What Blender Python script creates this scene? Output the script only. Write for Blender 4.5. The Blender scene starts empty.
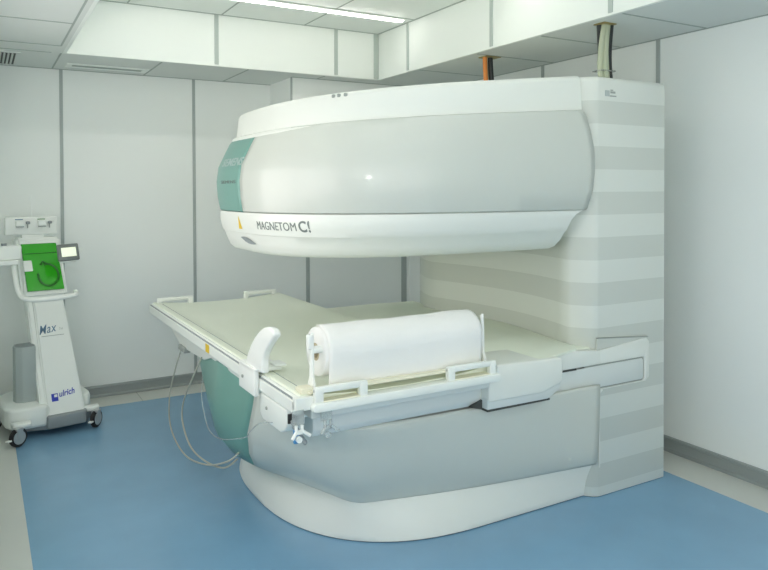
import bpy, bmesh, math
from mathutils import Vector, Matrix
C = bpy.context.scene.collection
PI = math.pi

# ------------------------------------------------------------------ materials
def mat(name, col, rough=.5, metal=0, noise=0, nscale=8, bump=0, bscale=60, trans=0, emit=0, coat=0, spec=.5):
    m = bpy.data.materials.new(name); m.use_nodes = True
    nt = m.node_tree; b = nt.nodes['Principled BSDF']
    c = (*col, 1)
    b.inputs['Base Color'].default_value = c
    b.inputs['Roughness'].default_value = rough
    b.inputs['Metallic'].default_value = metal
    b.inputs['Transmission Weight'].default_value = trans
    b.inputs['Coat Weight'].default_value = coat
    b.inputs['Specular IOR Level'].default_value = spec
    if emit:
        b.inputs['Emission Color'].default_value = c
        b.inputs['Emission Strength'].default_value = emit
    tc = nt.nodes.new('ShaderNodeTexCoord')
    if noise:
        n = nt.nodes.new('ShaderNodeTexNoise'); n.inputs['Scale'].default_value = nscale
        n.inputs['Detail'].default_value = 4
        nt.links.new(tc.outputs['Object'], n.inputs['Vector'])
        mx = nt.nodes.new('ShaderNodeMix'); mx.data_type = 'RGBA'
        mx.inputs['A'].default_value = tuple(min(1, v*(1-noise)) for v in col)+(1,)
        mx.inputs['B'].default_value = tuple(min(1, v*(1+noise)) for v in col)+(1,)
        nt.links.new(n.outputs['Fac'], mx.inputs['Factor'])
        nt.links.new(mx.outputs['Result'], b.inputs['Base Color'])
    if bump:
        n2 = nt.nodes.new('ShaderNodeTexNoise'); n2.inputs['Scale'].default_value = bscale
        nt.links.new(tc.outputs['Object'], n2.inputs['Vector'])
        bp = nt.nodes.new('ShaderNodeBump'); bp.inputs['Strength'].default_value = bump
        bp.inputs['Distance'].default_value = .01
        nt.links.new(n2.outputs['Fac'], bp.inputs['Height'])
        nt.links.new(bp.outputs['Normal'], b.inputs['Normal'])
    return m

M = dict(
 wall=mat('wall_panel', (.87,.895,.875), .55, noise=.02, nscale=2),
 wallseam=mat('wall_joint', (.40,.44,.43), .5),
 ceil=mat('ceiling_tile', (.68,.71,.685), .7, noise=.02, nscale=3),
 grid=mat('ceiling_grid', (.36,.41,.38), .6),
 coffer=mat('coffer_panel', (.80,.84,.805), .5),
 coffseam=mat('coffer_joint', (.42,.48,.45), .5),
 blue=mat('blue_vinyl', (.205,.385,.555), .24, noise=.12, nscale=2.6, bump=.03, bscale=6),
 grey=mat('grey_vinyl', (.62,.63,.59), .42, noise=.03, nscale=4),
 base=mat('baseboard_metal', (.33,.36,.355), .38, metal=.25),
 based=mat('baseboard_dark', (.19,.21,.21), .4, metal=.2),
 white=mat('scanner_white', (.775,.795,.745), .36, noise=.012, nscale=3),
 panel=mat('scanner_grey', (.60,.625,.575), .36, coat=.35, noise=.012, nscale=3),
 rail=mat('slide_grey', (.65,.69,.675), .35),
 teal=mat('teal_cover', (.160,.335,.290), .33, noise=.02),
 seam=mat('dark_gap', (.06,.065,.06), .7),
 softseam=mat('soft_gap', (.33,.36,.335), .7),
 deck=mat('table_cream', (.82,.86,.74), .38, noise=.015, nscale=4),
 tabw=mat('table_white', (.80,.83,.79), .38),
 paper=mat('roll_paper', (.82,.82,.80), .75, bump=.25, bscale=22),
 paperin=mat('roll_core', (.46,.40,.27), .8),
 plast=mat('white_plastic', (.82,.84,.81), .4),
 ivory=mat('ivory_plastic', (.78,.76,.60), .5),
 text=mat('print_grey', (.17,.20,.19), .6),
 textl=mat('print_pale', (.40,.50,.48), .5),
 navy=mat('print_blue', (.02,.04,.42), .5),
 slate=mat('print_slate', (.10,.20,.30), .5),
 yellow=mat('yellow_sticker', (.75,.52,.02), .5),
 black=mat('black_rubber', (.025,.025,.025), .6),
 blackc=mat('black_cable', (.02,.025,.025), .45),
 orange=mat('orange_cable', (.75,.25,.05), .5),
 greyc=mat('grey_cable', (.46,.50,.36), .5),
 beige=mat('beige_cable', (.43,.44,.38), .5),
 brass=mat('opening_edge', (.30,.24,.08), .5),
 bluep=mat('blue_plastic', (.06,.25,.50), .4),
 steel=mat('lever_grey', (.30,.33,.34), .35, metal=.3),
 tw=mat('trolley_white', (.86,.885,.85), .35),
 tg=mat('trolley_grey', (.27,.30,.31), .45),
 tlg=mat('trolley_pocket_grey', (.42,.47,.46), .5),
 bez=mat('screen_bezel', (.17,.19,.18), .4),
 screen=mat('lit_screen', (.80,.84,.68), .3, emit=.35),
 green=mat('green_acrylic', (.035,.42,.015), .06, spec=.6),
 greend=mat('green_dark', (.015,.16,.012), .3),
 metal=mat('metal_wheel', (.55,.56,.56), .35, metal=.5),
 tube=mat('lamp_diffuser', (1,.96,.915), .5, emit=1),
 frost=mat('clear_strap', (.80,.84,.83), .25, trans=.75),
)
def set_emit(m, s): M[m].node_tree.nodes['Principled BSDF'].inputs['Emission Strength'].default_value = s

def stripe_mat():
    m = mat('scanner_stripes', (.80,.825,.775), .38)
    nt = m.node_tree; b = nt.nodes['Principled BSDF']
    tc = nt.nodes.new('ShaderNodeTexCoord'); sp = nt.nodes.new('ShaderNodeSeparateXYZ')
    nt.links.new(tc.outputs['Object'], sp.inputs[0])
    a = nt.nodes.new('ShaderNodeMath'); a.operation = 'ADD'; a.inputs[1].default_value = -1.934+.2215*20
    d = nt.nodes.new('ShaderNodeMath'); d.operation = 'DIVIDE'; d.inputs[1].default_value = .2215
    f = nt.nodes.new('ShaderNodeMath'); f.operation = 'FRACT'
    g = nt.nodes.new('ShaderNodeMath'); g.operation = 'GREATER_THAN'; g.inputs[1].default_value = 1-.112/.2215
    l = nt.nodes.new('ShaderNodeMath'); l.operation = 'LESS_THAN'; l.inputs[1].default_value = 1.94
    mu = nt.nodes.new('ShaderNodeMath'); mu.operation = 'MULTIPLY'
    nt.links.new(sp.outputs['Z'], a.inputs[0]); nt.links.new(a.outputs[0], d.inputs[0])
    nt.links.new(d.outputs[0], f.inputs[0]); nt.links.new(f.outputs[0], g.inputs[0])
    nt.links.new(sp.outputs['Z'], l.inputs[0])
    nt.links.new(g.outputs[0], mu.inputs[0]); nt.links.new(l.outputs[0], mu.inputs[1])
    mx = nt.nodes.new('ShaderNodeMix'); mx.data_type = 'RGBA'
    mx.inputs['A'].default_value = (.69,.715,.665,1); mx.inputs['B'].default_value = (.595,.62,.57,1)
    nt.links.new(mu.outputs[0], mx.inputs['Factor']); nt.links.new(mx.outputs['Result'], b.inputs['Base Color'])
    return m
M['stripes'] = stripe_mat()
pb = M['panel'].node_tree.nodes['Principled BSDF']; pb.inputs['Coat Weight'].default_value = .35; pb.inputs['Coat Roughness'].default_value = .13

# ------------------------------------------------------------------ helpers
def link(name, bm, m, parent=None, smooth=False, angle=35):
    me = bpy.data.meshes.new(name)
    bmesh.ops.recalc_face_normals(bm, faces=bm.faces[:])
    if smooth:
        for f in bm.faces: f.smooth = True
        lim = math.radians(angle)
        for e in bm.edges:
            if len(e.link_faces) == 2 and e.calc_face_angle(0) > lim: e.smooth = False
    bm.to_mesh(me); bm.free()
    me.materials.append(M[m] if isinstance(m, str) else m)
    o = bpy.data.objects.new(name, me); C.objects.link(o)
    if parent: o.parent = parent
    return o
def thing(name, label, cat, loc=(0,0,0), rz=0, group=None):
    o = bpy.data.objects.new(name, None); C.objects.link(o); o.empty_display_size = .1
    o.location = loc; o.rotation_euler = (0,0,rz); o['label'] = label; o['category'] = cat
    if group: o['group'] = group
    return o
def tag(o, label, cat, group=None):
    o['label'] = label; o['category'] = cat
    if group: o['group'] = group
    return o
def struct(o): o['kind'] = 'structure'; return o
def bm_join(dst, src):
    me = bpy.data.meshes.new('t'); src.to_mesh(me); src.free(); dst.from_mesh(me); bpy.data.meshes.remove(me)
def box(x0,x1,y0,y1,z0,z1, bev=0, seg=2, bm=None):
    b = bmesh.new(); bmesh.ops.create_cube(b, size=1)
    for v in b.verts:
        v.co = Vector(((x0+x1)/2+v.co.x*(x1-x0), (y0+y1)/2+v.co.y*(y1-y0), (z0+z1)/2+v.co.z*(z1-z0)))
    if bev: bmesh.ops.bevel(b, geom=b.edges[:], offset=bev, segments=seg, affect='EDGES', profile=.5)
    if bm is None: return b
    bm_join(bm, b); return bm
def prism(pts, axis, a, b_, bev=0, seg=2, bm=None):
    """extrude a polygon along an axis; pts are (u,v): axis z -> (x,y); y -> (x,z); x -> (y,z)"""
    def P(u, v, w):
        return {'z': (u,v,w), 'y': (u,w,v), 'x': (w,u,v)}[axis]
    b = bmesh.new()
    lo = [b.verts.new(P(u,v,a)) for u,v in pts]; hi = [b.verts.new(P(u,v,b_)) for u,v in pts]
    n = len(pts)
    b.faces.new(lo); b.faces.new(hi[::-1])
    for i in range(n): b.faces.new((lo[i], lo[(i+1)%n], hi[(i+1)%n], hi[i]))
    bmesh.ops.recalc_face_normals(b, faces=b.faces[:])
    if bev: bmesh.ops.bevel(b, geom=b.edges[:], offset=bev, segments=seg, affect='EDGES', profile=.5)
    if bm is None: return b
    bm_join(bm, b); return bm
def smooth_path(pts, n=6, closed=False):
    P = [Vector(p) for p in pts]; out = []
    for i in range(len(P)-1):
        p0 = P[max(i-1,0)]; p1 = P[i]; p2 = P[i+1]; p3 = P[min(i+2,len(P)-1)]
        for k in range(n):
            t = k/n
            out.append(.5*((2*p1)+(-p0+p2)*t+(2*p0-5*p1+4*p2-p3)*t*t+(-p0+3*p1-3*p2+p3)*t**3))
    out.append(P[-1]); return out
def tube(pts, r, seg=10, bm=None, sx=1.0):
    """round tube; r is a number or one per point"""
    P = [Vector(p) for p in pts]; b = bm or bmesh.new(); rings = []
    up = None
    for i, p in enumerate(P):
        d = (P[min(i+1,len(P)-1)]-P[max(i-1,0)]).normalized()
        if up is None:
            up = Vector((0,0,1)) if abs(d.z) < .9 else Vector((1,0,0))
        s = d.cross(up).normalized(); up = s.cross(d).normalized()
        rr = r[i] if isinstance(r, (list,tuple)) else r
        rings.append([b.verts.new(p+rr*(math.cos(2*PI*k/seg)*s*sx+math.sin(2*PI*k/seg)*up)) for k in range(seg)])
    for A, B in zip(rings, rings[1:]):
        for k in range(seg): b.faces.new((A[k], A[(k+1)%seg], B[(k+1)%seg], B[k]))
    b.faces.new(rings[0][::-1]); b.faces.new(rings[-1]); return b
def cyl(c, axis, r, h, seg=28, bev=0, r2=None, bm=None):
    b = bmesh.new()
    bmesh.ops.create_cone(b, cap_ends=True, segments=seg, radius1=r, radius2=r if r2 is None else r2, depth=h)
    if bev: bmesh.ops.bevel(b, geom=[e for e in b.edges if len(e.link_faces)==2 and e.calc_face_angle(0) > 1], offset=bev, segments=2, affect='EDGES')
    rot = {'z': Matrix(), 'x': Matrix.Rotation(PI/2,4,'Y'), 'y': Matrix.Rotation(PI/2,4,'X')}[axis]
    bmesh.ops.transform(b, matrix=Matrix.Translation(c) @ rot, verts=b.verts[:])
    if bm is None: return b
    bm_join(bm, b); return bm
def grid_surface(rows, closed_v=False, cap=False, bm=None):
    b = bm or bmesh.new()
    V = [[b.verts.new(p) for p in r] for r in rows]
    for A, B in zip(V, V[1:]):
        for k in range(len(A)-1): b.faces.new((A[k], A[k+1], B[k+1], B[k]))
    return b, V
def shell(rows, th, name, m, parent, smooth=True):
    """a sheet given thickness inwards, with closed rims"""
    b, V = grid_surface(rows)
    o = link(name, b, m, parent, smooth)
    s = o.modifiers.new('thickness', 'SOLIDIFY'); s.thickness = th; s.offset = -1
    return o
def text_mesh(s, size, m, name, parent, shear=0, bold=0, ext=.0012, space=1.0):
    cu = bpy.data.curves.new('t', 'FONT'); cu.body = s; cu.size = size; cu.shear = shear
    cu.offset = bold; cu.extrude = ext; cu.space_character = space; cu.resolution_u = 4
    t = bpy.data.objects.new('t', cu); C.objects.link(t)
    bpy.context.view_layer.update()
    dg = bpy.context.evaluated_depsgraph_get()
    me = bpy.data.meshes.new_from_object(t.evaluated_get(dg))
    bpy.data.objects.remove(t); me.name = name; me.materials.clear(); me.materials.append(M[m])
    o = bpy.data.objects.new(name, me); C.objects.link(o)
    if parent: o.parent = parent
    return o
def fit_text(o, fn, x0=0, z0=0, width=None):
    xs = [v.co.x for v in o.data.vertices]; a, b = min(xs), max(xs)
    k = width/(b-a) if width else 1
    for v in o.data.vertices:
        v.co = fn(x0+(v.co.x-a)*k, z0+v.co.y, v.co.z)

# ------------------------------------------------------------------ the room
XL, XR, YB, YP, YF = -.10, 3.422, 5.4965, 5.03, -1.8
XA = -1.6; YA = .9        # entry bay left of the camera
ZC, ZH = 2.37, 2.7276
CX0, CX1, CY0, CY1 = .484, 2.732, -.6, 4.837
BW = .269
def quad(bm, *p): bm.faces.new([bm.verts.new(q) for q in p])
b = bmesh.new()
box(XA, XR, YF, YB, -.06, -.004, bm=b)
o = struct(link('floor', b, 'grey'))
b = prism([(XL+BW,YA+.02),(XL+BW,YB-BW),(XR-BW,YB-BW),(XR-BW,YF+BW),(XA+BW,YF+BW),(XA+BW,YA+.02)], 'z', -.004, 0)
struct(link('floor_blue_sheet', b, 'blue'))
b = bmesh.new()
box(XL, XL+BW, YA, YB, -.004, -.0002, bm=b); box(XL+BW, XR, YB-BW, YB, -.004, -.0002, bm=b)
box(XR-BW, XR, YF, YB-BW, -.004, -.0002, bm=b)
struct(link('floor_border', b, 'grey'))
b = bmesh.new()
for y in (1.0, 1.9, 2.8, 3.7, 4.6): box(XR-BW, XR, y, y+.004, -.003, 0, bm=b)
for x in (1.0, 1.9): box(x, x+.004, YB-BW, YB, -.003, 0, bm=b)
struct(link('floor_joint', b, 'softseam'))

WT = ZC+.5
def wall(name, x0,x1,y0,y1): return struct(link(name, box(x0,x1,y0,y1,-.06,WT), 'wall'))
wall('wall_back', XL-.1, XR+.1, YB, YB+.1)
wall('wall_right', XR, XR+.1, YF, YB)
WY0, WY1, WZ0, WZ1 = 1.5, 4.3, .95, 2.05     # made-up window added in the left wall, out of view, for a fill light
b = bmesh.new()
for a in ((YA,WY0,-.06,WT),(WY1,YB,-.06,WT),(WY0,WY1,-.06,WZ0),(WY0,WY1,WZ1,WT)): box(XL-.1, XL, *a, bm=b)
struct(link('wall_left', b, 'wall'))
b = bmesh.new()
for a in ((WY0,WY0+.04,WZ0,WZ1),(WY1-.04,WY1,WZ0,WZ1),(WY0+.04,WY1-.04,WZ0,WZ0+.04),(WY0+.04,WY1-.04,WZ1-.04,WZ1),(2.88,2.92,WZ0+.04,WZ1-.04)): box(XL-.1, XL+.008, *a, bm=b)
struct(link('added_window', b, 'base'))  # frame of the added window, there only to go with the fill light
wall('wall_entry', XA, XL-.1, YA, YA+.1)
wall('wall_entry_side', XA-.1, XA, YF, YA+.1)
wall('wall_front', XA-.1, XR+.1, YF-.1, YF)
struct(link('wall_back_bulkhead', box(2.08, XR, YP, YB, 2.0, WT), 'wall'))
# wall joints
b = bmesh.new()
for x, y, w_ in ((.512,YB,.011),(1.452,YB,.011),(2.407,YB,.016),(3.36,YB,.026)): box(x-w_, x+w_, y-.006, y, .085, ZC, bm=b)
box(2.072,2.082,YP-.004,YP+.01,2.0,ZC,bm=b)
struct(link('trim_1', b, 'wallseam'))
b = bmesh.new()
for y in (1.85, 2.762, 3.727, 4.65): box(XR-.006, XR, y-.013, y+.013, .1, ZC, bm=b)
struct(link('trim_2', b, 'wallseam'))
def baseboard(name, prof, axis, a, c, flip):
    # prof: height/depth profile swept along axis
    pts = [(flip[0]+flip[1]*d, z) for d, z in prof]
    struct(link(name, prism(pts, axis, a, c), 'base'))
PR = [(0,0),(.022,0),(.022,.012),(.014,.02),(.014,.066),(.018,.07),(.014,.082),(0,.084)]
baseboard('baseboard_back', PR, 'x', XL, XR, (YB,-1))
baseboard('baseboard_right', PR, 'y', YF, YB, (XR,-1))
baseboard('baseboard_left', PR, 'y', YA, YB, (XL,1))

# lower ceiling ring, coffer and upper ceiling
b = bmesh.new()
T = .012
e_ = .020
box(XL, CX0-e_, YA, YB, ZC, ZC+T, bm=b); box(XA, CX0-e_, YF, YA, ZC, ZC+T, bm=b)
box(CX0-e_, CX1+e_, CY1+e_, YB, ZC, ZC+T, bm=b)
box(CX1+e_, XR, YF, YB, ZC, ZC+T, bm=b)
box(CX0-e_, CX1+e_, YF, CY0-e_, ZC, ZC+T, bm=b)
struct(link('ceiling', b, 'ceil'))
b = bmesh.new()
g = .005
def gx(x, y0, y1, w=g): box(x-w, x+w, y0, y1, ZC-.0025, ZC, bm=b)
def gy(y, x0, x1, w=g): box(x0, x1, y-w, y+w, ZC-.0025, ZC, bm=b)
gx(.433, .3, 4.61); gy(4.612, XL, .433); gy(3.973, XL, .433); gy(3.334, XL, .433); gy(2.7, XL,.433); gy(2.06, XL,.433)
gy(4.853, XL, .40); gx(.455, 4.853, YB)
for x in (1.075, 1.68, 2.28): gx(x, CY1+.03, YB if x < 2 else YP)
gy(YB-.008, XL, 2.08, .008); gy(YP-.008, 2.08, XR, .008)
for y in (2.44, 3.02, 3.61, 4.29): gy(y, CX1+.03, XR)
gx(XR-.008, YF, YP, .008)
struct(link('ceiling_grid', b, 'grid'))
# coffer sides
b = bmesh.new(); t = .02
box(CX0-t, CX0, CY0, CY1+t, ZC-.0005, ZH, bm=b); box(CX1, CX1+t, CY0, CY1+t, ZC-.0005, ZH, bm=b)
box(CX0, CX1, CY1, CY1+t, ZC-.0005, ZH, bm=b); box(CX0-t, CX1+t, CY0-t, CY0, ZC-.0005, ZH, bm=b)
struct(link('ceiling_coffer', b, 'coffer'))
b = bmesh.new()
for x in (1.44, 2.36): box(x-.014, x+.014, CY1-.005, CY1, ZC+.01, ZH, bm=b)
for y in (1.5, 2.49, 3.43, 4.40): box(CX1-.005, CX1, y-.014, y+.014, ZC+.01, ZH, bm=b)
box(CX1-.045, CX1-.004, CY1-.006, CY1-.001, ZC+.004, ZH, bm=b)
struct(link('trim_3', b, 'coffseam'))
struct(link('ceiling_upper', box(CX0-t, CX1+t, CY0-t, CY1+t, ZH, ZH+T), 'coffer'))
b = bmesh.new()
for x in (.85, 1.475, 2.1): box(x-.005, x+.005, CY0, CY1, ZH-.0025, ZH, bm=b)
for y in (4.30,3.68,3.06,2.44,1.82,1.2): box(CX0, CX1, y-.005, y+.005, ZH-.0025, ZH, bm=b)
box(CX0, CX1, CY1-.012, CY1, ZH-.004, ZH, bm=b); box(CX1-.012, CX1, CY0, CY1, ZH-.004, ZH, bm=b)
struct(link('ceiling_grid_upper', b, 'grid'))
struct(link('ceiling_roof', box(XA-.1, XR+.1, YF-.1, YB+.1, WT, WT+.05), 'ceil'))

# ceiling lamps
LABS = ['slim white strip lamp recessed in the raised ceiling, above the back panel',
        'slim white strip lamp recessed in the raised ceiling, above the scanner',
        'slim white strip lamp recessed in the raised ceiling, in front of the scanner',
        'slim white strip lamp recessed in the raised ceiling, nearest the entrance']
for y, la in zip((4.33, 3.07, 1.81, .57), LABS):
    t_ = thing('ceiling_light', la, 'ceiling light', (1.62, y, ZH), group='strip lamps in the raised ceiling')
    b = box(-1.03, 1.03, -.030, .030, -.012, -.0005, .003)
    link('lamp_frame', b, 'coffer', t_)
    link('lamp_diffuser', box(-1.02, 1.02, -.019, .019, -.022, -.0125, .004), 'tube', t_)

# ceiling vents
t_ = thing('ceiling_vent', 'square slatted air grille in the low ceiling at the left edge', 'air vent', (0,0,0))
b = bmesh.new()
for a in ((-.09,.235,4.93,4.955),(-.09,.235,5.415,5.44),(-.09,-.065,4.955,5.415),(.21,.235,4.955,5.415)): box(*a, ZC-.008, ZC-.0005, bm=b)
link('frame', b, 'ceil', t_)
link('duct', box(-.065,.21,4.955,5.415, ZC-.0028, ZC-.0008), 'seam', t_)
for k in range(12):
    x = -.058+k*.0222
    b = prism([(x,ZC-.0035),(x+.003,ZC-.0035),(x+.010,ZC-.012),(x+.007,ZC-.012)], 'y', 4.96, 5.41)
    link('slat', b, 'ceil', t_)
t_ = thing('slot_diffuser', 'long narrow air slot in the low ceiling above the left wall joint', 'air vent', (0,0,0))
b = bmesh.new()
for a in ((.52,1.06,5.19,5.215),(.52,1.06,5.31,5.34),(.52,.56,5.215,5.31),(1.02,1.06,5.215,5.31)): box(*a, ZC-.009, ZC-.0005, .002, bm=b)
link('frame', b, 'coffer', t_)
link('slot', box(.56,1.02,5.215,5.31, ZC-.004, ZC-.001), 'grid', t_)

# ------------------------------------------------------------------ the scanner
S = thing('mri_scanner', 'large white and grey open scanner with teal nose covers and a striped column', 'medical scanner', (0,0,0))
YC = 3.30
def plan(a, b, n, xc, y_extra=0, N=30, th0=0.0, th1=PI, xend=2.53, straight=8, both=True):
    """from the right end of the near side, round the nose, to the right end of the far side"""
    pts = []
    if straight:
        for i in range(straight): pts.append((xend+(xc-xend)*i/straight, YC-b))
    for i in range(2*N+1):
        th = PI*i/(2*N); s, c = math.sin(th), math.cos(th)
        pts.append((xc-a*abs(s)**(2/n), YC-b*math.copysign(abs(c)**(2/n), c)))
    if straight:
        for i in range(straight): pts.append((xc+(xend-xc)*(i+1)/straight, YC+b))
    return pts
XC = 2.1
def shear_hi(x, z):
    # the top of the upper magnet falls towards the nose
    if z <= 1.40: return z
    if z <= 1.90:
        top = 1.772+.080*(x-1.05); return 1.40+(z-1.40)*(top-1.40)/.5
    lo = 1.772+.080*(x-1.05); hi = 1.888+.113*(x-1.05)
    return lo+(z-1.90)/.15*(hi-lo)
def row_hi(z, a, b, n=2.8, xend=2.53):
    return [(x, y, shear_hi(x, z)) for x, y in plan(a, b, n, XC, xend=xend)]
# white body of the upper magnet: underside, rim, lettered band, (recess behind the panels), top band
def xe_body(z):
    if z >= 1.9: return 2.535
    if z >= 1.405: return 2.53
    pts_ = [(1.20,2.43),(1.24,2.44),(1.30,2.443),(1.33,2.448),(1.36,2.458),(1.385,2.478),(1.40,2.515),(1.41,2.53)]
    for (z0,x0),(z1,x1) in zip(pts_, pts_[1:]):
        if z0 <= z <= z1: return x0+(x1-x0)*(z-z0)/(z1-z0)
prof = [(1.207,.50,.30,2.8),(1.207,.950,.655,3.0),(1.212,.970,.690,3.0),(1.226,.985,.725,3.0),(1.26,1.000,.762,2.9),(1.30,1.012,.792,2.9),
        (1.303,1.018,.798,2.9),(1.33,1.025,.812,2.9),(1.36,1.03,.823,2.9),(1.385,1.033,.832,2.8),(1.40,1.031,.832,2.8),(1.41,1.00,.82,2.8),(1.60,1.01,.84,2.8),(1.80,.985,.82,2.8),(1.89,.965,.812,2.8),
        (1.90,.942,.810,2.8),(1.96,.936,.805,2.8),(2.025,.930,.800,2.8),(2.040,.924,.794,2.8),(2.049,.910,.780,2.8),(2.053,.88,.75,2.8),(2.056,.5,.4,2.8)]
b, V = grid_surface([row_hi(z,a,bb,n,xe_body(z)) for z,a,bb,n in prof])
b.faces.new(V[-1]); b.faces.new(V[0][::-1])
for A, B in zip(V, V[1:]): b.faces.new((A[0],B[0],B[-1],A[-1]))
link('upper_housing', b, 'white', S, True, 40)
# the bulging side panels and the teal nose
pp = [(1.402,1.162,.830),(1.410,1.168,.840),(1.50,1.178,.868),(1.60,1.182,.872),(1.70,1.172,.868),(1.80,1.146,.855),(1.86,1.122,.842),(1.893,1.102,.830),(1.897,1.094,.824)]
def split_rows(rows, yb, far_y=None):
    near, nose, far = [], [], []
    def at(r, y):
        for i in range(len(r)-1):
            if (r[i][1]-y)*(r[i+1][1]-y) <= 0 and r[i][0] < 2.0:
                t = (y-r[i][1])/(r[i+1][1]-r[i][1] or 1e-9)
                return i, tuple(r[i][k]+(r[i+1][k]-r[i][k])*t for k in range(3))
    for r, y in zip(rows, yb):
        i, p = at(r, y); j, q = at(r, far_y or 2*YC-y)
        near.append((r[:i+1], p)); nose.append((r[i+1:j+1], p, q)); far.append((r[j+1:], q))
    def resample(pts, n):
        L = [0]
        for a_, b_ in zip(pts, pts[1:]): L.append(L[-1]+(Vector(b_)-Vector(a_)).length)
        out = []; k = 0
        for i in range(n):
            d = L[-1]*i/(n-1)
            while k < len(L)-2 and L[k+1] < d: k += 1
            t = (d-L[k])/((L[k+1]-L[k]) or 1e-9)
            out.append(tuple(Vector(pts[k]).lerp(Vector(pts[k+1]), min(max(t,0),1))))
        return out
    return ([resample(a_+[p],48) for a_,p in near], [resample([p]+m+[q],16) for m,p,q in nose], [resample([q]+a_,48) for a_,q in far])
pp = [(z,a-.135-(.012 if z > 1.75 else 0),bb) for z,a,bb in pp]
rows = []
for z,a,bb in pp:
    xe = {1.402:2.533,1.410:2.541,1.50:2.550,1.60:2.560,1.70:2.560,1.80:2.545,1.86:2.534,1.893:2.522,1.897:2.515}[z]
    rows.append(row_hi(z,a,bb,2.8,xe))
near, nose, far = split_rows(rows, [3.19]*len(rows), 3.85)
shell(near, .03, 'side_panel', 'panel', S); shell(far, .03, 'side_panel', 'panel', S)
nose_o = shell(nose, .03, 'upper_nose_cover', 'teal', S); nose_o['label'] = 'teal curved nose cover'
# lettering on the lower band
def hi_surface(profile):
    R = []
    for z,a,bb,n in profile: R.append(row_hi(z,a,bb,n))
    def f(s, z, h):
        # s: arc length along the near side measured from the nose towards the right
        for k in range(len(profile)-1):
            if profile[k][0] <= z <= profile[k+1][0]: break
        t = (z-profile[k][0])/((profile[k+1][0]-profile[k][0]) or 1e-9)
        A = [Vector(p).lerp(Vector(q), t) for p, q in zip(R[k], R[k+1])]
        A = [p for p in A if p.y <= YC+.3][::-1]
        mid = min(range(len(A)), key=lambda i: abs(A[i].y-YC))
        d = s; i = mid
        if d >= 0:
            while i < len(A)-2 and d > (A[i+1]-A[i]).length: d -= (A[i+1]-A[i]).length; i += 1
            tt = (A[i+1]-A[i]).normalized(); p = A[i]+tt*d
        else:
            while i > 1 and -d > (A[i]-A[i-1]).length: d += (A[i]-A[i-1]).length; i -= 1
            tt = (A[i]-A[i-1]).normalized(); p = A[i]+tt*d
        nrm = Vector((tt.y, -tt.x, 0))
        return p+nrm*(.0012+h)
    return f
F1 = hi_surface([p for p in prof if 1.298 <= p[0] <= 1.40])
LET_S, LET_Z = .262, 1.329
t1 = text_mesh('MAGNETOM', .052, 'text', 'lettering', S, ext=.0006, bold=0); fit_text(t1, lambda x,z,h: F1(x,z,h), LET_S, LET_Z, .262)
t2 = text_mesh('C!', .066, 'text', 'lettering', S, ext=.0006, bold=.0015, space=1.1); fit_text(t2, lambda x,z,h: F1(x,z,h), LET_S+.276, LET_Z-.003, .055)
b = bmesh.new()
R = [F1(s, z, .0005) for s, z in ((.035,1.322),(.080,1.322),(.050,1.382))]
quadv = [b.verts.new(v) for v in R]; b.faces.new(quadv)
o = link('warning_sticker', b, 'yellow', S)
sm = o.modifiers.new('t','SOLIDIFY'); sm.thickness = .001
F2 = hi_surface([p for p in prof if 1.226 <= p[0] <= 1.40])
b = bmesh.new()
N = 16; vs = []
for k in range(N):
    a_ = 2*PI*k/N; u = math.cos(a_); w = math.sin(a_)
    vs.append(b.verts.new(F2(.105+.085*u, 1.268-.012*u+.014*w*(1-u*u*.6), .004)))
b.faces.new(vs); o = link('handle_recess', b, 'tg', S); sm = o.modifiers.new('t','SOLIDIFY'); sm.thickness = .001
F3 = hi_surface([(z,a,bb,2.8) for z,a,bb in pp])
t3 = text_mesh('SIEMENS', .07, 'textl', 'lettering', S, ext=.0006, bold=.001); fit_text(t3, lambda x,z,h: F3(x,z,h), -.22, 1.70, .33)
t4 = text_mesh('SIEMENS', .03, 'text', 'lettering', S, ext=.0006); fit_text(t4, lambda x,z,h: F3(x,z,h), -.19, 1.585, .24)

F4 = hi_surface([p for p in prof if 1.90 <= p[0] <= 2.045])
b = bmesh.new()
for s_ in (.60,.625,.655): 
    c_ = F4(s_, 2.034, 0); box(c_.x-.007, c_.x+.007, c_.y-.006, c_.y+.006, c_.z-.007, c_.z+.007, .002, bm=b)
link('rim_clip', b, 'softseam', S)
link('screw_cap', cyl((2.40, 2.4345, .235), 'y', .013, .008, 20, .002), 'panel', S)
# column
inner = []
for k in range(15):
    t = k/14; y = 2.56+t*1.17
    inner.append((2.507+.085*math.sin(PI*(t**.9))-.02*t, y))
colpl = [(2.609,2.446),(2.598,2.449),(2.580,2.460),(2.560,2.478),(2.537,2.508),(2.518,2.535)]+inner+[(2.52,3.86),(2.60,4.04),(2.70,4.15),(3.078,4.155),(3.078,2.446)]
def col_prism(z0, z1, bev=0):
    return prism(colpl, 'z', z0, z1)
colb = bmesh.new()
n = len(colpl)
def inset(p, d):
    cx, cy = 2.83, 3.3
    return (p[0]+(cx-p[0])*d/.3*.55 if abs(p[0]-cx) > .01 else p[0], p[1]+(cy-p[1])*d/.85)
lev = [(.003,.002),(.006,0),(2.025,0),(2.042,.004),(2.049,.012),(2.05,.022)]
L = [[colb.verts.new((*inset(p,d), z)) for p in colpl] for z, d in lev]
for A, B in zip(L, L[1:]):
    for k in range(n): colb.faces.new((A[k], A[(k+1)%n], B[(k+1)%n], B[k]))
colb.faces.new(L[0]); colb.faces.new(L[-1])
link('column', colb, 'stripes', S, True, 40)
link('column_plinth', prism([inset(p,.006) for p in colpl], 'z', 0.0, .005), 'seam', S)
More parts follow.
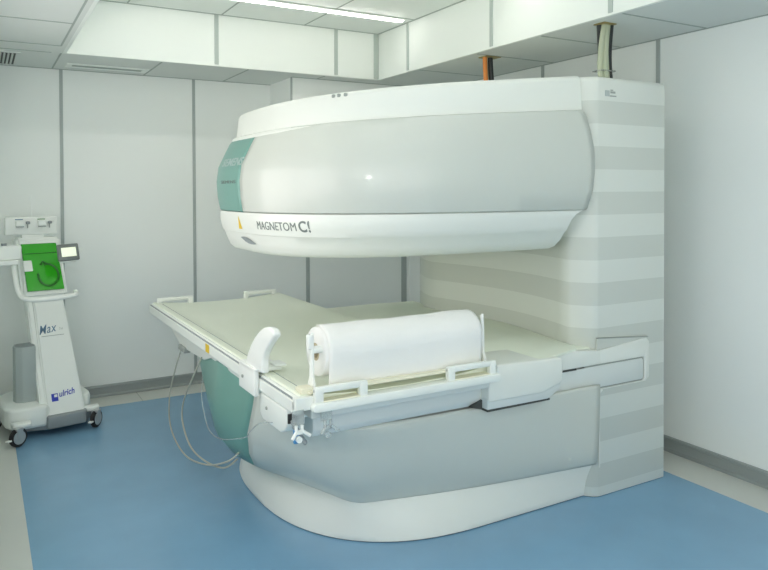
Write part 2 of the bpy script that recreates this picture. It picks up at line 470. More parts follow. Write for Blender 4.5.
# front corner edge line (thin joint where the end face panel starts)
# small maker's label
b = box(2.645,2.675,2.4440,2.4455,1.957,1.985,.0); link('label_plate', b, 'tlg', S)
b = bmesh.new()
box(2.682,2.715,2.4440,2.4455,1.972,1.982,bm=b); box(2.678,2.722,2.4440,2.4455,1.956,1.962,bm=b); box(2.682,2.70,2.4440,2.4455,1.985,1.990,bm=b)
link('label_print', b, 'softseam', S)
# slot face : plain apron on the column around the slide
b = prism([(2.50,.655),(2.912,.655),(2.917,.65),(2.917,.545),(2.905,.535),(2.60,.535),(2.60,.529),(2.93,.529),(2.955,.549),(2.955,.728),(2.935,.748),(2.60,.722),(2.50,.722)], 'y', 2.436, 2.452, .003)
link('slot_surround', b, 'white', S, True)
b = prism([(2.50,.654),(2.905,.654),(2.913,.646),(2.913,.548),(2.903,.538),(2.50,.538)], 'y', 2.439, 2.449)
link('slot_gap', b, 'softseam', S)
b = prism([(2.28,.648),(2.900,.648),(2.907,.641),(2.907,.550),(2.898,.543),(2.28,.543)], 'y', 2.4345, 2.444, .002)
link('slide_rail', b, 'rail', S, True)
# wedge recess over the slot
b = prism([(2.586,.724),(2.586,.781),(2.75,.768),(2.945,.752),(2.93,.744)], 'y', 2.440, 2.4475)
link('slot_wedge', b, 'panel', S)
b = prism([(2.586,.779),(2.586,.7835),(2.75,.771),(2.948,.754),(2.945,.7515),(2.75,.767)], 'y', 2.4355, 2.4465)
link('slot_shadow_line', b, 'softseam', S)  # shadow line over the wedge, drawn as a dark strip
# lower access panel outline on the striped face
b = bmesh.new()
prism([(2.598,.15),(2.606,.15),(2.606,.512),(2.625,.524),(2.62,.532),(2.598,.525)], 'y', 2.436, 2.448, .002, bm=b)
link('panel_edge', b, 'white', S, True)
link('panel_joint', prism([(2.588,.165),(2.592,.165),(2.594,.50),(2.590,.50)], 'y', 2.448, 2.458), 'softseam', S)

# base skirt
def base_row(z, d):
    return [(x,y,z) for x,y in plan(.79+d, .81+d, 2.5, 1.945, xend=2.66, straight=8)]
def full_loft(rows, name, m, par, angle=40, top=True):
    b, V = grid_surface(rows); 
    b.faces.new(V[-1]); b.faces.new(V[0][::-1]); b.faces.new([r[0] for r in V]+[r[-1] for r in V][::-1])
    return link(name, b, m, par, True, angle)
# lower magnet body: faceted near side with a soft corner, flaring upwards
def rounded(pts, radii, n=7):
    out = []
    for i, p in enumerate(pts):
        r = radii[i]
        if r <= 0 or i in (0, len(pts)-1): out.append(p); continue
        A, B, Cc = Vector(pts[i-1]), Vector(p), Vector(pts[i+1])
        a = B+(A-B).normalized()*r; c = B+(Cc-B).normalized()*r
        for k in range(n):
            t = k/(n-1); q = (1-t)**2*a+2*t*(1-t)*B+t*t*c; out.append((q.x,q.y))
    return out
def resample2(pts, n):
    P = [Vector(p) for p in pts]; L = [0]
    for a_, b_ in zip(P, P[1:]): L.append(L[-1]+(b_-a_).length)
    out = []; k = 0
    for i in range(n):
        d = L[-1]*i/(n-1)
        while k < len(L)-2 and L[k+1] < d: k += 1
        t = (d-L[k])/((L[k+1]-L[k]) or 1e-9); q = P[k].lerp(P[k+1], min(max(t,0),1)); out.append((q.x,q.y))
    return out
# z, corner(x,y), corner radius, nose x, mid(x,y) on the near face, right end y
LOW = [(.190,(1.385,2.660),.03,1.16,(1.84,2.545),2.455),
       (.200,(1.374,2.650),.03,1.14,(1.84,2.535),2.446),
       (.26,(1.32,2.605),.06,1.015,(1.82,2.505),2.440),
       (.34,(1.24,2.56),.12,.955,(1.80,2.478),2.436),
       (.44,(1.16,2.515),.20,.936,(1.78,2.455),2.434),
       (.50,(1.11,2.49),.25,.937,(1.78,2.448),2.433),
       (.60,(1.06,2.46),.28,.950,(1.78,2.445),2.432),
       (.66,(1.05,2.455),.28,.958,(1.78,2.445),2.431),
       (.685,(1.05,2.46),.28,.965,(1.78,2.447),2.433)]
def zmap(x, z):
    if z <= .5: return z
    t = min(max((x-1.0)/.14,0),1); t = t*t*(3-2*t)
    return z*(1-t)+(.5+(z-.5)*.33)*t
def low_row(z, c, r, nx, mid, ry, grow=0):
    half = rounded([(2.572,ry),mid,c,(nx+.085,3.06),(nx+.05,YC)], [0,.30,r*1.6,.15,0])
    half = [(x-grow, y-grow*.9) for x,y in half]
    h = resample2(half, 61)
    full = h+[(x,2*YC-y) for x,y in h[::-1][1:]]
    return [(x,y,zmap(x,z)) for x,y in full]
def skirt_row(z, t, d):
    pl = plan(.79+d, .81+d, 2.5, 1.945, xend=2.60, straight=8)
    A = resample2([p for p in pl if p[1] <= YC+1e-6], 61)
    B = [(x+.004, y+.006) for x, y, _ in low_row(*LOW[1])[:61]]
    h = [(a[0]*(1-t)+q[0]*t, a[1]*(1-t)+q[1]*t) for a, q in zip(A, B)]
    return [(x,y,z) for x,y in h+[(x,2*YC-y) for x,y in h[::-1][1:]]]
full_loft([skirt_row(.004,0,-.002)]+[skirt_row(z,t,0) for z,t in ((.007,0),(.03,.05),(.08,.25),(.13,.55),(.17,.82),(.193,.98),(.205,1.0))], 'base_skirt', 'white', S)
full_loft([skirt_row(0,0,-.006), skirt_row(.006,0,-.006)], 'base_plinth', 'seam', S)
rows = [low_row(*q) for q in LOW]
cap_rows = [[(x,y,z) for (x,y,_) in low_row(.59,(1.12,2.505),.28,.98,(1.80,2.475),2.462)] for z in (.69,.70)]
b, V = grid_surface([[(x+(.02 if x < 2.0 else 0),y+(.02 if y < YC else -.02),z) for x,y,z in r] for r in rows if r]+cap_rows)
b.faces.new(V[-1]); b.faces.new(V[0][::-1]); b.faces.new([r[0] for r in V]+[r[-1] for r in V][::-1])
link('lower_housing', b, 'rail', S, True, 40)
lowyb = [3.18,3.17,3.10,3.03,2.99,2.95,2.91,2.90,2.90]
near, nose, far = split_rows(rows, lowyb, 3.85)
shell(near, .028, 'lower_side_panel', 'panel', S); shell(far, .028, 'lower_side_panel', 'panel', S)
o = shell(nose, .028, 'lower_nose_cover', 'teal', S); o['label'] = 'teal curved lower nose cover'
from mathutils.bvhtree import BVHTree
nose_tree = BVHTree.FromPolygons([v.co for v in o.data.vertices], [list(p.vertices) for p in o.data.polygons])
def nose_x(y, z):
    h = nose_tree.ray_cast(Vector((.3,y,z)), Vector((1,0,0)))
    return h[0].x if h[0] else .95
for z in (.61, .575, .54):
    x = nose_x(2.965, z); link('indicator', cyl((x+.003,2.965,z),'x',.008,.010,14), 'tg', S)
# bore cover (flat deck the table slides on) and near shoulder
cov = [(2.60,2.47),(2.47,2.465),(2.30,2.44),(2.2,2.44),(1.3,2.46),(1.12,2.52),(1.02,2.7),(.99,3.3)]
cov = cov+[(x,2*YC-y) for x,y in cov[::-1][1:]]
link('bore_deck', prism(cov, 'z', .70, .738, .01), 'deck', S, True)
# shoulder block at the near right of the table and its top strip to the column
b = bmesh.new()
sh = [(1.86,.60),(2.165,.598),(2.27,.628),(2.285,.640),(2.285,.735),(2.27,.744),(1.92,.756),(1.86,.756)]
prism(sh, 'y', 2.355, 2.60, .010, 3, bm=b)
link('table_shoulder', b, 'white', S, True)
b = prism([(1.86,.565),(2.205,.563),(2.28,.60),(2.28,.63),(1.86,.62)], 'y', 2.365, 2.46, .008)
link('shoulder_bevel', b, 'rail', S, True)
link('shoulder_gap', prism([(1.863,.557),(2.215,.557),(2.215,.565),(1.863,.565)], 'y', 2.368, 2.45), 'seam', S)
link('shoulder_notch', prism([(1.80,.578),(1.86,.560),(1.86,.602)], 'y', 2.402, 2.42), 'seam', S)
link('table_fascia', prism([(2.425,.575),(2.412,.60),(2.412,.70),(2.50,.70),(2.50,.56)], 'x', 1.075, 2.20, .006), 'rail', S)
b = prism([(2.27,.656),(2.60,.657),(2.60,.722),(2.44,.738),(2.27,.742)], 'y', 2.43, 2.475, .004)
link('deck_edge', b, 'white', S, True)
link('deck_gap', box(2.28,2.44,2.4285,2.4355,.648,.6555), 'seam', S)
b = prism([(1.9,2.37),(2.2,2.37),(2.45,2.44),(2.49,2.50),(2.50,2.6),(2.575,3.0),(2.60,3.3),(2.56,3.6),(2.48,3.85),(2.4,3.95),(1.9,3.95)], 'z', .735, .748, .005)
link('deck_plate', b, 'deck', S, True)

# ------------------------------------------------------------------ patient table
TB = thing('patient_table', 'long cream white patient table docked across the lower magnet of the scanner', 'patient table', (0,0,0))
X0, X1, Y0, Y1, ZT = .968, 1.87, 2.315, 4.75, .774
# dished deck
def deck_row(y):
    pr = [(X0+.012,.742),(X0+.012,ZT-.003),(X0+.016,ZT),(X0+.055,ZT),(X0+.062,ZT-.003),(X0+.12,ZT-.010),(X0+.25,ZT-.020),(X0+.45,ZT-.024),(X0+.65,ZT-.020),(X0+.78,ZT-.010),(X0+.84,ZT-.001),(X1-.018,ZT),(X1-.002,ZT-.006),(X1,.742)]
    return [(x,y,z) for x,z in pr]
b, V = grid_surface([deck_row(y) for y in (Y0,Y0+.03,3.0,4.0,Y1-.03,Y1)])
b.faces.new(V[0]); b.faces.new(V[-1][::-1])
for A, B in zip(V, V[1:]): b.faces.new((A[0],B[0],B[-1],A[-1]))
link('tabletop', b, 'deck', TB, True, 30)
# side rails, grooved
for xs, s in ((X0,1),(X1,-1)):
    pr = [(0,.712),(.004,.706),(.03,.706),(.03,ZT-.006),(.014,ZT-.006),(.010,ZT-.012),(.010,ZT-.018),(.002,ZT-.02),(0,ZT-.022)]
    link('side_rail', prism([(xs-s*.012+s*d, z) for d, z in pr], 'y', Y0+.0, Y1), 'tabw', TB)
    link('rail_groove', box(*sorted((xs-s*.006, xs+s*.008)), Y0+.004, Y1-.004, ZT-.021, ZT-.0125), 'tg', TB)
link('top_joint', box(X0+.048,X0+.052,Y0+.02,Y1-.1,ZT-.001,ZT+.0006), 'softseam', TB)
# table chassis under the deck, tapering towards the far end
b = bmesh.new()
prism([(2.40,.66),(3.50,.66),(3.62,.625),(4.10,.605),(4.42,.69),(4.68,.705),(4.68,.742),(2.40,.742)], 'x', X0+.03, X1-.03, .008, bm=b)
link('table_chassis', b, 'white', TB, True)
# near end crossbar with step
link('end_cap', box(X0-.012, X0+.062, Y0-.022, Y0+.01, .742-.02, ZT-.004, .003), 'tabw', TB)
b = prism([(1.022,.716),(1.84,.716),(1.852,.728),(1.852,.742),(1.842,.748),(1.022,.748),(1.010,.738),(1.010,.722)], 'y', 2.262, Y0+.005, .004)
link('accessory_bar', b, 'tabw', TB, True)
link('end_skirt', box(1.03, X1-.03, Y0+.01, Y0+.15, .675, .742, .006), 'rail', TB)
# U grips at both ends
def grip(x0, x1, y, sgn):
    b = bmesh.new()
    z1 = .803
    box(x0, x1, y-.011, y+.011, z1-.024, z1, .006, bm=b)
    for x in (x0, x1-.034): 
        prism([(x,.745),(x+.034,.745),(x+.034,z1-.006),(x,z1-.006)], 'y', y-.013, y+.013, .005, bm=b)
    link('grip', b, 'tabw', TB, True)
    link('grip_foot', box(x0+.03, x1-.03, y-.012, y+.03 if sgn<0 else y+.012, .744, .752, .002), 'ivory', TB)
grip(1.022,1.235,2.285,-1); grip(1.595,1.835,2.285,-1)
grip(1.00,1.235,Y1-.02,1); grip(1.585,1.825,Y1-.02,1)
for o in [o for o in C.objects if o.name.startswith('grip_foot')]: pass
# control box under near left corner with socket and lever
link('socket_box', prism([(2.40,.700),(2.68,.700),(2.68,.615),(2.65,.598),(2.46,.600),(2.42,.615),(2.40,.64)], 'x', X0-.006, X0+.07, .008, 3), 'tabw', TB, True)
link('socket', box(X0+.0, X0+.04, 2.394, 2.402, .650, .685), 'black', TB)
link('socket_button', cyl((X0-.007,2.60,.655),'x',.007,.006,12), 'softseam', TB)
link('release_lever', tube(smooth_path([(X0+.02,2.395,.660),(X0+.022,2.375,.635),(X0+.03,2.35,.612),(X0+.04,2.325,.592)],5), [.012]*5+[.011]*5+[.009]*5+[.007], 8), 'steel', TB, True)
link('warning_sticker', box(X0-.0135,X0-.0122,3.37,3.43,.715,.755), 'yellow', TB)
# cable plug under the far part
link('cable_plug', box(X0+.015,X0+.055,3.97,4.10,.592,.622,.006), 'softseam', TB)

link('tube_clip', box(.965,.985,2.33,2.345,.595,.645,.004), 'bluep', TB)['label'] = 'small blue plastic clip'
# curved arm rest stop clamped on the rail
K = thing('rail_clamp', 'white curved lever handle clamped on the long side rail of the table', 'clamp handle', (X0,2.75,.77))
link('clamp_block', box(-.034,-.0125,-.085,.105,-.085,.022,.006,3), 'plast', K, True)
link('clamp_plate', box(-.034,.085,-.085,.105,.0095,.026,.005,2), 'plast', K, True)
link('clamp_toe', box(.05,.10,-.10,-.02,.0255,.036,.005,2), 'plast', K, True)
fin = [(2.80,.790),(2.775,.835),(2.734,.880),(2.686,.920),(2.628,.956),(2.575,.977),(2.53,.985),(2.498,.983),(2.472,.970),(2.478,.955),(2.52,.925),(2.565,.89),(2.588,.865),(2.60,.84),(2.60,.79)]
link('handle', prism([(y-2.75,z-.77) for y,z in fin], 'x', -.024, .008, .009, 3), 'plast', K, True, 50)
link('clamp_screw', cyl((-.036,.05,-.03),'x',.007,.006,12), 'softseam', K)

# strap buckles hanging at the end
for i, (x, la) in enumerate(((.958,'clear Y shaped buckle hanging at the table corner beside the grey lever'),(1.068,'clear Y shaped buckle hanging right of its twin under the table end bar'))):
    q = thing('strap_buckle', la, 'buckle', (x, 2.272, .732), group='buckles hanging from the table end')
    link('strap', box(-.022,.022,.006,.009,-.052,.0), 'frost', q)
    b = bmesh.new()
    tube([(-.010,0,-.050),(-.010,-.002,-.072),(-.028,-.008,-.094)], .0065, 8, b)
    tube([(.012,0,-.050),(.012,-.002,-.070),(.040,-.008,-.090)], .0065, 8, b)
    box(-.012,.014,-.006,.006,-.082,-.066,.003,bm=b)
    link('prong', b, 'plast' if i == 0 else 'frost', q, True)
    link('clip', cyl((-.004,-.010,-.096),'y',.011,.012,14), 'plast' if i == 0 else 'frost', q, True)


# ------------------------------------------------------------------ paper roll and its holder
RY, RZ, RR = 2.42, .896, .092
H_ = thing('roll_holder', 'white two armed holder carrying the paper roll on the table end', 'roll holder', (0,0,0))
link('base_plate', box(1.01,1.85,2.30,2.36,ZT+.0,ZT+.010,.003), 'ivory', H_)
for x, s in ((1.045,1),(1.822,-1)):
    a = bmesh.new()
    prism([(2.325,ZT+.008),(2.385,ZT+.008),(2.368,ZT+.05),(2.362,.905),(2.364,.975),(2.348,.985),(2.344,.93),(2.342,ZT+.05)], 'x', x-.006, x+.006, .003, bm=a)
    br = link('bracket', a, 'plast', H_, True)
    if s > 0: link('hook', box(min(x,x-s*.018),max(x,x-s*.018),2.342,2.366,.925,.978,.004), 'plast', br)
link('spindle', cyl(((1.04+1.828)/2, RY-.05, RZ+.02), 'x', .014, .79, 18), 'plast', H_, True)
link('foot_pad', box(.985,1.035,2.31,2.37,ZT+.0,ZT+.020,.005), 'ivory', H_)
PRr = thing('paper_roll', 'thick roll of white examination paper with its loose sheet hanging to the table end', 'paper roll', (0,0,0))
def roll_outline(r, hang=True):
    pts = []
    for k in range(28):
        a_ = PI*(.5+ (k/27)*1.0)   # top, over the near side
    return pts
x0r, x1r = 1.090, 1.79
b = bmesh.new()
NS = 40; rings = []
for x, rr_ in ((x0r,RR-.004),(x0r+.004,RR),((x0r+x1r)/2,RR+.003),(x1r-.004,RR),(x1r,RR-.004)):
    rings.append([b.verts.new((x, RY+rr_*math.cos(2*PI*k/NS), RZ+rr_*math.sin(2*PI*k/NS))) for k in range(NS)])
for A, B in zip(rings, rings[1:]):
    for k in range(NS): b.faces.new((A[k],A[(k+1)%NS],B[(k+1)%NS],B[k]))
# ring shaped ends with a hollow core
for ri, x, s in ((rings[0],x0r,1),(rings[-1],x1r,-1)):
    ci = [b.verts.new((x, RY+.032*math.cos(2*PI*k/NS), RZ+.032*math.sin(2*PI*k/NS))) for k in range(NS)]
    cd = [b.verts.new((x+s*.06, RY+.032*math.cos(2*PI*k/NS), RZ+.032*math.sin(2*PI*k/NS))) for k in range(NS)]
    for k in range(NS):
        b.faces.new((ri[k],ri[(k+1)%NS],ci[(k+1)%NS],ci[k])); b.faces.new((ci[k],ci[(k+1)%NS],cd[(k+1)%NS],cd[k]))
    b.faces.new(cd)
link('roll', b, 'paper', PRr, True, 50)
for x, s in ((x0r,1),(x1r,-1)):
    a = bmesh.new()
    r0, r1 = .024, .033
    P0 = []
    for xx, r in ((x+s*.055,r1),(x-s*.001,r1),(x-s*.001,r0),(x+s*.055,r0)): P0.append([a.verts.new((xx, RY+r*math.cos(2*PI*k/24), RZ+r*math.sin(2*PI*k/24))) for k in range(24)])
    for A, B in zip(P0, P0[1:]+P0[:1]):
        for k in range(24): a.faces.new((A[k],A[(k+1)%24],B[(k+1)%24],B[k]))
    link('core', a, 'paperin', PRr, True)
# loose sheet: over the top, down the near side, slightly wavy
rows = []
import random
random.seed(4)
nx_ = 40
for i in range(nx_+1):
    u = i/nx_; x = x0r+.012+(x1r+.012-x0r-.012)*u
    r = RR+.0055+.0015*math.sin(9*u)+.0012*math.sin(23*u+1)
    row = []
    for k in range(15):
        a_ = PI*(.42+.58*k/14)
        row.append((x, RY+r*math.cos(a_), RZ+r*math.sin(a_)))
    zend = ZT+.006+.035*max(0,(u-.15))**1.2*.0
    for k in range(1,9):
        t = k/8
        row.append((x+.006*t*math.sin(3*u), RY-r+.010*t+.004*math.sin(7*u)*t, RZ+(zend-RZ)*t))
    rows.append(row)
o = shell(rows, .0018, 'loose_sheet', 'paper', PRr)

# ------------------------------------------------------------------ cables
def cable(name, pts, r, m, label, group=None, cat='cable'):
    o = link(name, tube(smooth_path(pts, 8), r, 8), m, None, True, 60)
    return tag(o, label, cat, group)
cable('hanging_cable', [(.985,4.04,.60),(.96,4.08,.48),(.94,4.14,.293),(.945,4.12,.13),(.95,3.83,.075),(.96,3.44,.15),(.99,3.20,.24),(1.03,3.15,.29)], .0045, 'beige',
      'beige cable looping down from the plug box, its left hand strand', 'looped cables under the table')
cable('hanging_cable', [(.985,3.61,.645),(.96,3.66,.55),(.945,3.82,.376),(.945,3.86,.254),(.95,3.72,.16),(.965,3.5,.15),(.99,3.26,.19),(1.03,3.18,.25)], .0045, 'beige',
      'beige cable looping down under the table, nearer the teal cover', 'looped cables under the table')
tag(link('thin_tube', tube(smooth_path([(.93,3.40,.60),(.915,3.36,.517),(.91,3.30,.453),(.895,3.16,.415),(.895,2.98,.43),(.92,2.742,.504),(.925,2.687,.545),(.935,2.60,.60),(.97,2.52,.62)],8),.0018,6),'frost',None,True), 'thin pale tube slung across the teal lower cover', 'tube')

def bundle(name, label, c, strands, collar):
    q = thing(name, label, 'cable bundle', (0,0,0))
    for pts, r, m in strands:
        link('cable', tube(smooth_path(pts, 5), r, 10), m, q, True, 60)
    b = bmesh.new(); 
    x, y = c
    box(x-collar, x+collar, y-collar*.8, y+collar*.8, ZC-.006, ZC-.0005, .001, bm=b); link('ceiling_opening', b, 'brass', q)
    return q
xb, yb = 2.855, 2.64
q = bundle('cable_bundle', 'grey and black cables rising from the column into the ceiling', (xb,yb), [
  ([(xb-.030,yb-.01,2.045),(xb-.035,yb,2.13),(xb-.028,yb,2.24),(xb-.005,yb,2.37)], .015,'greyc'),
  ([(xb-.006,yb-.018,2.045),(xb-.012,yb-.01,2.13),(xb-.008,yb-.01,2.24),(xb+.012,yb,2.37)], .016,'greyc'),
  ([(xb+.018,yb-.005,2.045),(xb+.008,yb-.005,2.13),(xb+.010,yb,2.24),(xb+.028,yb,2.37)], .012,'greyc'),
  ([(xb+.042,yb,2.045),(xb+.028,yb,2.13),(xb+.026,yb,2.24),(xb+.040,yb,2.37)], .017,'blackc'),
  ([(xb+.006,yb+.028,2.045),(xb+.0,yb+.028,2.13),(xb-.004,yb+.028,2.24),(xb-.020,yb+.02,2.37)], .015,'blackc')], .046)
link('cable_tie', box(xb-.052,xb+.047,yb-.030,yb+.040,2.118,2.126,.002), 'frost', q)
xb, yb = 2.90, 3.66
bundle('cable_bundle', 'orange and black cables entering the ceiling above the middle of the scanner', (xb,yb), [
  ([(xb-.020,yb,2.04),(xb-.028,yb,2.16),(xb-.036,yb,2.27),(xb-.040,yb,2.37)], .015,'orange'),
  ([(xb+.030,yb,2.04),(xb+.022,yb,2.16),(xb+.008,yb,2.27),(xb+.002,yb,2.37)], .018,'blackc'),
  ([(xb+.002,yb+.01,2.04),(xb-.004,yb+.01,2.16),(xb-.012,yb+.01,2.27),(xb-.014,yb+.01,2.37)], .008,'greyc')], .058)

# ------------------------------------------------------------------ contrast injector trolley
TR = thing('injector_trolley', 'white contrast injector trolley with a green door and small screen by the back wall', 'medical trolley', (.405,4.98,0), math.radians(9))
# base: centre tongue and two side lobes
b = bmesh.new()
def lobe(pts, z0, z1, bev):
    return prism(pts, 'z', z0, z1, bev, 3)
link('base_cover', lobe([(-.31,-.10),(-.29,-.17),(-.22,-.20),(-.09,-.205),(-.075,-.19),(-.075,.05),(.13,.05),(.14,-.08),(.17,-.11),(.20,-.08),(.215,0),(.215,.2),(.2,.3),(-.2,.3),(-.3,.2)], .062, .192, .022), 'tw', TR, True)
link('base_front', lobe([(-.095,-.232),(.130,-.232),(.148,-.19),(.148,0),(-.095,0)], .045, .125, .012), 'tg', TR, True)
link('chassis', lobe([(-.27,-.12),(-.10,-.19),(.10,-.19),(.22,-.10),(.22,.22),(-.25,.22)], .035, .085, .01), 'tg', TR, True)
for sx in (-1,1):
    link('fender', lobe([(-.045,-.03),(.0,-.05),(.05,-.035),(.06,.02),(-.05,.03)], .11, .14, .01), 'tw', TR, True).location = (-.245 if sx<0 else .175, -.235 if sx<0 else -.15, -.012)
for (x, y, rz) in ((-.27,-.285,.45),(.195,-.215,.75),(-.33,.12,.2),(.24,.2,.9)):
    w = bpy.data.objects.new('caster', None); C.objects.link(w); w.parent = TR; w.location = (x,y,0); w.rotation_euler = (0,0,rz)
    link('tyre', cyl((0,0,.056),'y',.056,.026,28,.006), 'black', w, True)
    link('hub', cyl((0,0,.056),'y',.042,.031,24,.003), 'metal', w, True)
    b = bmesh.new()
    for s in (-1,1): prism([(-.015,.045),(.012,.045),(.02,.10),(-.02,.10)], 'y', s*.019-.002, s*.019+.002, bm=b)
    box(-.022,.022,-.021,.021,.098,.112,.003,bm=b)
    link('fork', b, 'metal', w)
    link('brake_pedal', box(-.075,-.045,-.012,.012,.046,.056,.003), 'plast', w)
# leaning column
def lean(z): return -.165+.30*(z-.2)/.65      # front face y at height z
def slab(x0b,x1b,x0t,x1t,z0,z1,d0,d1,th,bev):
    b = bmesh.new()
    P = [(x0b,lean(z0)+d0,z0),(x1b,lean(z0)+d0,z0),(x1b,lean(z0)+th+d0,z0),(x0b,lean(z0)+th+d0,z0),
         (x0t,lean(z1)+d1,z1),(x1t,lean(z1)+d1,z1),(x1t,lean(z1)+th+d1,z1),(x0t,lean(z1)+th+d1,z1)]
    v = [b.verts.new(p) for p in P]
    for f in ((0,1,2,3),(4,5,6,7),(0,1,5,4),(1,2,6,5),(2,3,7,6),(3,0,4,7)): b.faces.new([v[i] for i in f])
    bmesh.ops.recalc_face_normals(b, faces=b.faces[:])
    if bev: bmesh.ops.bevel(b, geom=b.edges[:], offset=bev, segments=3, affect='EDGES')
    return b
link('column', slab(-.088,.135,-.095,.085,.115,.86,0,0,.13,.01), 'tw', TR, True)
link('column_side', slab(-.118,-.08,-.13,-.09,.15,.86,.02,.02,.11,.008), 'tw', TR, True)
PK = link('pocket', prism([(-.235,.02),(-.23,-.03),(-.195,-.06),(-.12,-.06),(-.11,.0),(-.11,.08),(-.215,.08)], 'z', .188, .535, .004), 'tlg', TR, True)
link('pocket_opening', prism([(-.225,.02),(-.22,-.025),(-.19,-.05),(-.125,-.05),(-.118,.0),(-.118,.07),(-.205,.07)], 'z', .534, .538), 'tg', PK)
# head housing
def HS(z): return lean(z)
link('head_housing', slab(-.16,.115,-.16,.115,.815,1.195,-.03,-.03,.15,.018), 'tw', TR, True)
link('door_recess', slab(-.132,.098,-.140,.082,.855,1.160,-.033,-.033,.03,.004), 'greend', TR)
D_ = link('green_door', slab(-.128,.094,-.136,.078,.860,1.156,-.045,-.045,.008,.003), 'green', TR, True)
# pump wheel outline and door latch on the door
def onhead(x, z, off): return Vector((x, lean(z)+off, z))
ringp = [onhead(.005+.062*math.cos(a_), .955+.068*math.sin(a_), -.048) for a_ in [PI*(-1.05+1.65*k/24) for k in range(25)]]
link('pump_ring', tube(ringp, .007, 8), 'greend', D_, True)
link('pump_hose', tube([onhead(.0,1.025,-.048), onhead(-.02,1.04,-.048), onhead(-.035,1.02,-.048)], .008, 8), 'greend', D_, True)
link('door_line', tube([onhead(-.13,1.095,-.046), onhead(.08,1.095,-.046)], .0025, 6), 'greend', D_)
link('door_latch', slab(-.138,-.085,-.140,-.087,0.985,1.052,-.058,-.058,.014,.003), 'tw', TR, True)
# screen on its arm
SC = bpy.data.objects.new('screen_unit', None); C.objects.link(SC); SC.parent = TR; SC.location = (.097,.02,1.105); SC.rotation_euler = (-.30,-.04,0)
link('bezel', box(-.065,.067,-.012,.012,-.055,.055,.007,3), 'bez', SC, True)
link('display', box(-.042,.048,-.0145,-.0118,-.030,.030), 'screen', SC)
link('backplate', box(-.05,.05,.012,.03,-.062,-.05,.004), 'tw', SC, True)
link('screen_arm', box(.09,.19,.03,.05,1.10,1.13,.005), 'tw', TR)
# handle bar around the front
hb = smooth_path([(-.215,.08,1.08),(-.215,.03,.98),(-.205,-.03,.875),(-.17,-.10,.838),(-.05,-.14,.835),(.08,-.13,.842),(.115,-.10,.846),(.125,-.05,.852)],6)
link('handle_bar', tube(hb, .016, 12), 'tw', TR, True, 60)
link('side_box', box(-.36,-.175,.02,.16,1.075,1.165,.012,3), 'tw', TR, True)
link('side_tray', box(-.34,-.20,.0,.03,1.045,1.075,.006), 'tw', TR)
link('side_knob', cyl((-.27,.05,1.172),'z',.016,.016,16), 'tg', TR)
# top plate with two bottle hooks and scales
TPz0, TPz1 = 1.215, 1.335; ty = .30
link('top_plate', box(-.22,.10,ty-.02,ty+.03,TPz0,TPz1,.008,3), 'tw', TR, True)
link('neck', box(-.12,.02,ty-.01,ty+.03,1.15,1.225,.01), 'tw', TR, True)
for k, (x, m) in enumerate(((-.135,'slate'),(.0,'greend'))):
    h = link('bottle_holder', box(x-.025,x+.025,ty-.055,ty-.018,TPz0+.058,TPz0+.093,.005), 'tw', TR, True)
    link('holder_underside', box(x-.022,x+.022,ty-.052,ty-.02,TPz0+.053,TPz0+.059), 'tg', h)
    link('strip', box(x-.026,x+.022,ty-.0215,ty-.0198,TPz0+.100,TPz0+.106), m, h)
    if s > 0: link('hook', box(x+.038,x+.060,ty-.05,ty-.018,TPz0+.072,TPz0+.090,.004), 'tg', TR)
    link('hook_stem', box(x+.046,x+.051,ty-.03,ty-.018,TPz0+.045,TPz0+.073), 'softseam', TR)
link('stand_rod', box(-.06,-.054,ty+.0,ty+.006,TPz1,TPz1+.14), 'wall', TR)
# lettering on the column
def colface(x, z, h): return Vector((x, lean(z)-.0012-h, z))
t = text_mesh('Max', .075, 'slate', 'lettering', TR, shear=.28, space=1.12, ext=.0004, bold=.0004); fit_text(t, lambda x,z,h: colface(x, z+.12*(x+.07), h), -.080, .590, .105)
t = text_mesh('2 m', .02, 'softseam', 'lettering', TR, shear=.2, ext=.0004); fit_text(t, lambda x,z,h: colface(x,z,h), .040, .607, .022)
link('underline', slab(-.07,.065,-.07,.065,.575,.578,-.0012,-.0012,.001,0), 'softseam', TR)
t = text_mesh('ulrich', .048, 'navy', 'lettering', TR, shear=.2, ext=.0004, bold=.0008); fit_text(t, lambda x,z,h: colface(x, z+.10*(x), h), -.008, .218, .092)
link('logo_mark', slab(-.054,-.016,-.054,-.016,.197,.240,-.0015,-.0015,.001,0), 'navy', TR)
link('logo_cut', slab(-.038,-.020,-.038,-.020,.220,.235,-.0022,-.0022,.001,0), 'tw', TR)

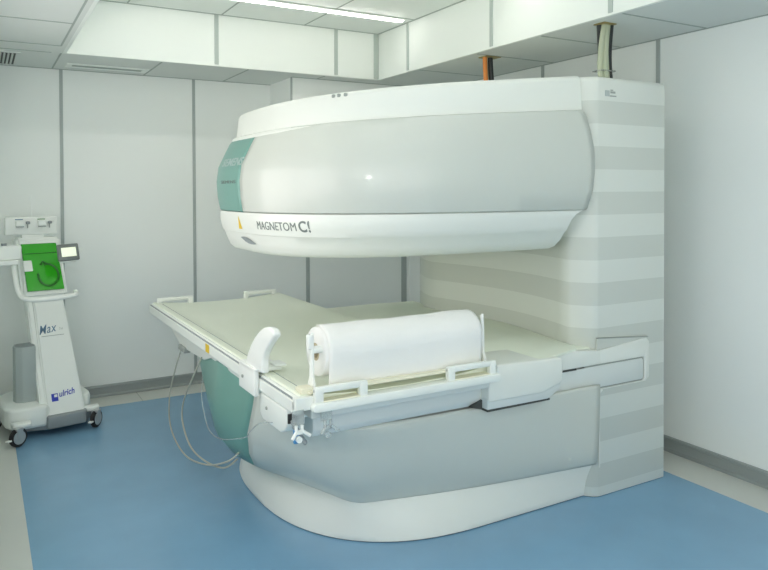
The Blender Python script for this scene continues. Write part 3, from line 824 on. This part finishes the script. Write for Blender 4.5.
# ------------------------------------------------------------------ camera
f_, cy_, pitch, roll, yaw = 705.291750, 202.240381, 0.016349, -0.003618, 0.521015
cam = bpy.data.cameras.new('camera'); co = bpy.data.objects.new('camera', cam); C.objects.link(co)
cam.sensor_width = 36; cam.sensor_fit = 'HORIZONTAL'; cam.lens = f_*36/768; cam.clip_start = .02
cam.shift_y = (cy_-285)/768
sy, cyw = math.sin(yaw), math.cos(yaw)
Fv = Vector((sy*math.cos(pitch), cyw*math.cos(pitch), -math.sin(pitch)))
Rt = Vector((cyw,-sy,0)); U = Rt.cross(Fv)
c, s = math.cos(roll), math.sin(roll)
R2 = c*Rt+s*U; U2 = -s*Rt+c*U
m = Matrix((R2, U2, -Fv)).transposed().to_4x4(); m.translation = (0,0,1.5)
co.matrix_world = m
bpy.context.scene.camera = co

# ------------------------------------------------------------------ light
set_emit('tube', 10.8)
fl = bpy.data.lights.new('camera_flash', 'SPOT'); fl.energy = 22; fl.shadow_soft_size = .03; fl.spot_size = 1.6; fl.spot_blend = .6; fl.color = (1,.95,.92)
flo = bpy.data.objects.new('camera_flash', fl); C.objects.link(flo); flo.location = (.02,-.02,1.62)
flo.rotation_euler = (Vector((2.0,3.4,1.2))-flo.location).to_track_quat('-Z','Y').to_euler()
cy = bpy.context.scene.cycles; cy.max_bounces = 20; cy.diffuse_bounces = 16; cy.glossy_bounces = 6
def area(name, loc, target, sx, sy_, power, col=(1,.957,.925)):
    l = bpy.data.lights.new(name, 'AREA'); l.shape = 'RECTANGLE'; l.size = sx; l.size_y = sy_; l.energy = power; l.color = col
    o = bpy.data.objects.new(name, l); C.objects.link(o); o.location = loc
    o.rotation_euler = (Vector(target)-Vector(loc)).to_track_quat('-Z','Y').to_euler()
area('fill_light_front', (1.0,-1.7,1.25), (1.4,4,1.15), 4.2, 2.0, 34)  # added fill behind the camera, brightens walls and low ceiling
area('fill_light_left', (XL-.09,2.9,1.5), (XL+1,2.9,1.5), 2.7, 1.02, 19)  # added fill set in the made-up window, lifts the back half
area('fill_light_entry', (-.8,-.4,2.3), (-.3,.4,0), 1.2, 1.2, 12)  # added fill above the entry bay, no fitting there

w = bpy.data.worlds.new('world'); bpy.context.scene.world = w; w.use_nodes = True
w.node_tree.nodes['Background'].inputs[0].default_value = (.9,1,.95,1); w.node_tree.nodes['Background'].inputs[1].default_value = .2
vs = bpy.context.scene.view_settings
vs.view_transform = 'Standard'; vs.look = 'None'; vs.gamma = 1; vs.use_curve_mapping = False; vs.exposure = .36
